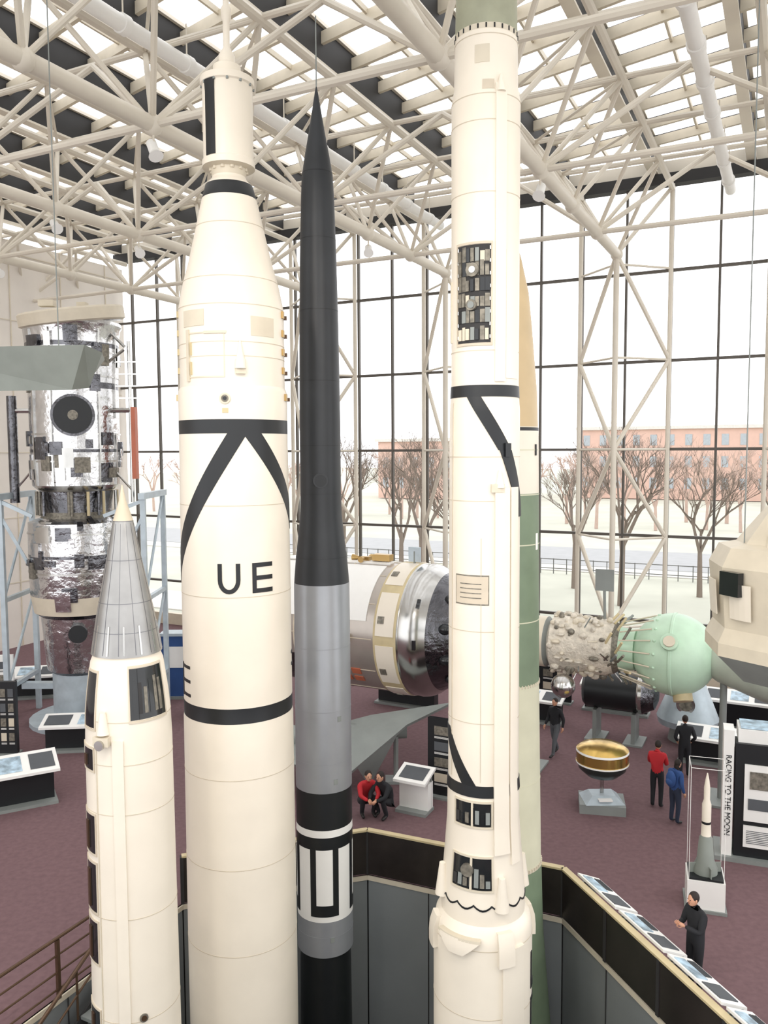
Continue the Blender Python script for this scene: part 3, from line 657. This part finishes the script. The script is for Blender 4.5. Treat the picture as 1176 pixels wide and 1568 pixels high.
# ---------- PEOPLE ----------
def person(loc,yaw,top,legs,J=None,sc=1.0,hair=hairb,longh=False,pack=None):
    j=dict(pel=(0,0,.95),wai=(0,0,1.10),che=(0,0,1.32),nek=(0,0,1.48),hb=(0,-.01,1.56))
    for sx,n_ in ((1,'L'),(-1,'R')):
        j['sh'+n_]=(sx*.185,0,1.42); j['el'+n_]=(sx*.235,.03,1.14); j['wr'+n_]=(sx*.235,-.07,.90)
        j['hip'+n_]=(sx*.095,0,.90); j['kn'+n_]=(sx*.10,-.02,.50); j['an'+n_]=(sx*.10,.03,.09); j['to'+n_]=(sx*.115,-.15,.04)
    if J: j.update(J)
    rd=dict(pel=.145,wai=.14,che=.165,nek=.058,hb=.05,sh=.075,el=.055,wr=.038,hip=.10,kn=.07,an=.052,to=.036)
    E=[('pel','wai',top),('wai','che',top),('che','nek',top),('nek','hb',skin)]
    for n_ in 'LR': E+=[('che','sh'+n_,top),('sh'+n_,'el'+n_,top),('el'+n_,'wr'+n_,top),('pel','hip'+n_,legs),('hip'+n_,'kn'+n_,legs),('kn'+n_,'an'+n_,legs),('an'+n_,'to'+n_,shoe)]
    used=list(j); idx={k:i for i,k in enumerate(used)}
    me=bpy.data.meshes.new('sk'); me.from_pydata([j[k] for k in used],[(idx[a],idx[c]) for a,c,_ in E],[])
    o=bpy.data.objects.new('sk',me); bpy.context.scene.collection.objects.link(o)
    o.modifiers.new('Skin','SKIN'); 
    if not me.skin_vertices:
        bpy.context.view_layer.objects.active=o; bpy.ops.mesh.customdata_skin_add()
    sv=me.skin_vertices[0].data
    for k in used:
        q=k[:-1] if k[-1] in 'LR' else k; r_=rd[q]; sv[idx[k]].radius=(r_,r_*(.8 if q in('che','wai','pel') else 1)); 
    sv[idx['pel']].use_root=True
    ss=o.modifiers.new('Sub','SUBSURF'); ss.levels=2; ss.render_levels=2
    dg=bpy.context.evaluated_depsgraph_get(); dg.update(); em=bpy.data.meshes.new_from_object(o.evaluated_get(dg))
    b=B(); ms=[]
    segs=[(Vector(j[a]),Vector(j[c]),m,rd[a[:-1] if a[-1] in 'LR' else a]) for a,c,m in E]
    for p in em.polygons:
        c=p.center; best=1e9;bmx=top
        for a,d,m,r_ in segs:
            ab=d-a; t=max(0,min(1,(c-a).dot(ab)/ab.length_squared)); ds=(c-(a+ab*t)).length-r_*.9
            if ds<best: best=ds;bmx=m
        ms.append(bmx)
    b.add([v.co.copy() for v in em.vertices],[tuple(p.vertices) for p in em.polygons],ms)
    bpy.data.objects.remove(o); bpy.data.meshes.remove(em)
    hb=Vector(j['hb']); hc=hb+Vector((0,-.02,.10))
    b.ball(hc,(.075,.095,.115),skin,20,14)
    b.ball(hc+Vector((0,-.02,-.055)),(.055,.07,.06),skin,14,10)
    b.ball(hc+Vector((0,.018,.028)),(.084,.096,.105),hair,20,14)
    if longh: b.ball(hc+Vector((0,.06,-.08)),(.08,.05,.14),hair,14,10)
    b.tube(hc+Vector((0,-.088,.012)),hc+Vector((0,-.115,-.022)),.008,skin,.015,8)
    for sx in (-1,1):
        b.ball(hc+Vector((sx*.03,-.086,.012)),(.012,.007,.008),eyem,8,6); b.ball(hc+Vector((sx*.078,.0,0)),(.012,.02,.03),skin,8,6)
    b.ball(hc+Vector((0,-.092,-.05)),(.024,.008,.007),lip,8,6)
    for n_,sx in (('L',1),('R',-1)):
        w=Vector(j['wr'+n_]); e=Vector(j['el'+n_]); d=(w-e).normalized()
        side=d.cross(Vector((sx,0,0))); side=side.normalized() if side.length>.1 else Vector((0,-1,0)); nm=Vector((-sx,0,0))
        q=d.to_track_quat('Z','Y').to_matrix()
        b.ball(w+d*.055,(.034,.034,.058),skin,12,8,M=q)
        for i,l in enumerate((.062,.075,.07,.055)):
            base=w+d*.09+side*((i-1.5)*.017); m1=base+d*l*.55+nm*.008; m2=m1+d*l*.4+nm*.022
            b.tube(base,m1,.009,skin,.008,6); b.tube(m1,m2,.008,skin,.006,6)
        b.tube(w+d*.03+side*-.02,w+d*.07+side*-.055,.010,skin,.008,6); b.tube(w+d*.07+side*-.055,w+d*.1+side*-.058,.008,skin,.006,6)
    if pack:
        c=(Vector(j['che'])+Vector(j['wai']))/2+Vector((0,.18,.06)); b.ball(c,(.15,.1,.23),pack,14,10); b.ball(c+Vector((0,.07,-.06)),(.11,.06,.1),pack,12,8)
    M=Matrix.Translation(loc)@Matrix.Rotation(yaw,4,'Z')@Matrix.Scale(sc,4)
    b.v=[tuple(M@Vector(v)) for v in b.v]
    return b.build('person',ang=60)
walk=dict(knL=(.10,-.16,.52),anL=(.10,-.22,.10),toL=(.11,-.40,.05),knR=(-.10,.06,.50),anR=(-.10,.26,.13),toR=(-.11,.12,.04),wrL=(.24,.05,.90),elL=(.25,.08,1.14),wrR=(-.22,-.2,.95),elR=(-.24,-.02,1.14))
phone=dict(elL=(.22,-.10,1.16),wrL=(.08,-.30,1.26),elR=(-.22,-.08,1.16),wrR=(-.07,-.30,1.24),hb=(0,-.05,1.55))
pocket=dict(elL=(.27,.06,1.16),wrL=(.19,-.10,1.0),elR=(-.27,.06,1.16),wrR=(-.19,-.10,1.0))
person((5.18,24.3,0),rad(-50),dark,greycl,walk)
person((8.5,22.6,0),rad(170),dark,dark,pocket)
person((7.05,20.6,0),rad(150),red,dark,phone,1.0)
person((7.2,19.7,0),rad(120),blue,jean,dict(hb=(0,-.07,1.54),elL=(.24,-.05,1.14),wrL=(.15,-.25,1.05)),.92,longh=True,pack=blue)
person((5.3,13.4,0),rad(-70),dark,dark,phone,1.0)
cr=dict(pel=(0,.12,.32),wai=(0,.08,.47),che=(0,-.06,.68),nek=(0,-.12,.83),hb=(0,-.17,.89),hipL=(.1,.1,.30),hipR=(-.1,.1,.30),knL=(.16,-.30,.50),knR=(-.16,-.26,.48),anL=(.13,-.12,.09),anR=(-.13,-.08,.09),toL=(.14,-.30,.04),toR=(-.14,-.26,.04),shL=(.18,-.08,.77),shR=(-.18,-.08,.77),elL=(.22,-.28,.58),elR=(-.22,-.28,.58),wrL=(.10,-.44,.52),wrR=(-.10,-.44,.52))
person((-.50,20.3,0),rad(20),red,dark,cr,1.1)
person((.0,20.2,0),rad(-40),dark,dark,cr,1.1)

# ---------- OUTSIDE ----------
grassm=mat('winter_grass','#babbae',.95,0,.08,.2); road=mat('asphalt','#a2a3a4',.9,0,.05,1); bark=mat('tree_bark','#85796f',.9); brick=mat('haze_paled_brick','#d0b0a2',.9,0,.04,1); pave=mat('pavement','#cfccc6',.9)  # outdoor colours paled: the bright haze outside is painted into them
bwin=mat('building_window','#a5adb3',.4); fencem=mat('fence_paint','#6d6e6c',.6); cgr=mat('car_paint','#7d8790',.4);  # building windows and car muted too, haze carried by colour
b=B(); b.add([W(-250,34.4,-.12),W(250,34.4,-.12),W(250,400,-.12),W(-250,400,-.12)],[(0,1,2,3)],grassm); b.build('ground')
b=B(); b.beam(W(-200,72,-.1),W(200,72,-.1),12,.04,road); b.beam(W(-200,64,-.08),W(200,64,-.08),3,.06,pave); b.beam(W(-200,40,-.08),W(200,40,-.08),5,.06,pave); b.build('street')
def tree(seed,h,depth=6):
    rr=random.Random(seed); b=B()
    def br(p,d,l,r,k):
        q=p+d*l; b.tube(p,q,r,bark,r*.72,5 if k>2 else 3,False)
        if k==0: return
        for i in range(3 if k>1 else 4):
            a=Vector((rr.uniform(-1,1),rr.uniform(-1,1),rr.uniform(-.15,.8))); nd=(d*1.0+a*.75).normalized(); br(p.lerp(q,rr.uniform(.7,1)),nd,l*rr.uniform(.62,.82),r*.58,k-1)
    br(Vector((0,0,0)),Vector((rr.uniform(-.05,.05),0,1)).normalized(),h*.24,h*.015,depth)
    return b
t1=tree(1,13).build('bare_tree'); t2=tree(5,11).build('bare_tree'); t3=tree(9,12).build('bare_tree')
pos=[(-22,50,t1),(-17.5,46,t2),(-26,55,t3),(-9,50,t1),(-13,55,t2),(-1,48,t3),(4,54,t1),(-5,55,t2),(-31,55,t1),(7,47,t2),(-20,56,t3),(-36,50,t2),(12,55,t3),(-41,55,t3)]
seen=set()
for i,(s_,r,t) in enumerate(pos):
    if t.name not in seen: o=t; seen.add(t.name)
    else: o=bpy.data.objects.new('bare_tree',t.data); bpy.context.scene.collection.objects.link(o)
    o.location=W(s_,r,-.12); o.rotation_euler=(0,0,i*1.3); o.scale=(1.15,1.15,1.15)
b=B(); tb=tree(21,10,4)
russet=mat('russet_twigs','#b9a296',.9)  # treeline twigs lightened, distant haze put into their colour
for i in range(60):
    o=W(-90+i*2.6+random.uniform(-1,1),105+random.uniform(-8,8),-.1); k=random.uniform(1.2,1.7); M=Matrix.Translation(o)@Matrix.Rotation(i*1.7,4,'Z')@Matrix.Scale(k,4)
    b.add([M@Vector(v) for v in tb.v],tb.f,russet)
b.build('distant_treeline')
for (s_,w,h,r) in ((-60,26,11,150),(-20,34,13,165),(22,30,12,150)):
    b=B(); b.box(W(s_,r,h/2),(w,12,h),brick,RZ); b.box(W(s_,r,h+.3),(w+1,13,.6),pave,RZ)
    k=int(w/3)
    for i in range(k):
        for z in range(2,int(h)-1,4): b.box(W(s_-w/2+(i+.5)*w/k,r-6.02,z+1),(1.2,.1,2),bwin,RZ)
    b.build('brick_building')
def car(s_,r,m):
    b=B(); o=W(s_,r,-.06); X=[(-2.1,.35),(-2.15,.75),(-1.5,.9),(-.9,1.4),(.6,1.42),(1.3,.95),(2.1,.8),(2.15,.35)]
    vs=[]; 
    for y in (-.85,.85): vs+=[(x,y*(1 if z<1 else .85),z) for x,z in X]
    k=len(X); fs=[tuple(range(k)),tuple(reversed(range(k,2*k)))]+[(i,i+k,(i+1)%k+k,(i+1)%k) for i in range(k)]
    M=Matrix.Translation(o)@Matrix.Rotation(RZ,4,'Z'); b.add([M@Vector(v) for v in vs],fs,m)
    for x in (-1.35,1.35):
        for y in (-.8,.8): b.tube(M@Vector((x,y-.1,.33)),M@Vector((x,y+.1,.33)),.33,greycl,seg=16)
    for y in (-.88,.88): b.box(M@Vector((-.15,y*.93,1.13)),(1.5,.06,.34),greycl,RZ)
    b.build('car')
car(-2.3,69,cgr); car(8,72,grey); car(-24,70,white)
b=B()
for i in range(60): b.box(W(-40+i,61,.45),(.06,.06,1.2),fencem,RZ)
for z in (.3,1.0): b.beam(W(-40,61,z),W(20,61,z),.05,.06,fencem)
b.build('fence')

# ---------- LIGHT ----------
w=bpy.data.worlds.new('World'); bpy.context.scene.world=w; w.use_nodes=True
bg=w.node_tree.nodes['Background']; bg.inputs[0].default_value=(.99,.99,1,1); bg.inputs[1].default_value=2.2
def spot(loc,tgt,e,size=75):
    l=bpy.data.lights.new('museum_spot','SPOT'); l.energy=e; l.color=(1,.92,.82); l.spot_size=rad(size); l.spot_blend=.7; l.shadow_soft_size=.5
    o=bpy.data.objects.new('museum_spot_lamp',l); bpy.context.scene.collection.objects.link(o); o.location=loc
    o.rotation_euler=(Vector(tgt)-Vector(loc)).to_track_quat('-Z','Y').to_euler()
spot((-5,2.5,16.2),(-2.5,13.6,8),1300); spot((4,2.5,16.2),(1.5,13,7),1200); spot((-1,6,16.2),(-1,14,1),900)
# ---------- CAMERA ----------
cam=bpy.data.cameras.new('camera'); co=bpy.data.objects.new('camera',cam); bpy.context.scene.collection.objects.link(co)
cam.sensor_fit='VERTICAL'; cam.sensor_height=36; cam.lens=1250/1568*36; cam.clip_end=1000
co.matrix_world=Matrix.Translation((0,0,9.3))@(Matrix.Rotation(rad(90-4.3),4,'X')@Matrix.Rotation(rad(-.3),4,'Z'))
bpy.context.scene.camera=co
sc=bpy.context.scene; sc.view_settings.view_transform='Standard'; sc.view_settings.look='None'; sc.view_settings.exposure=0
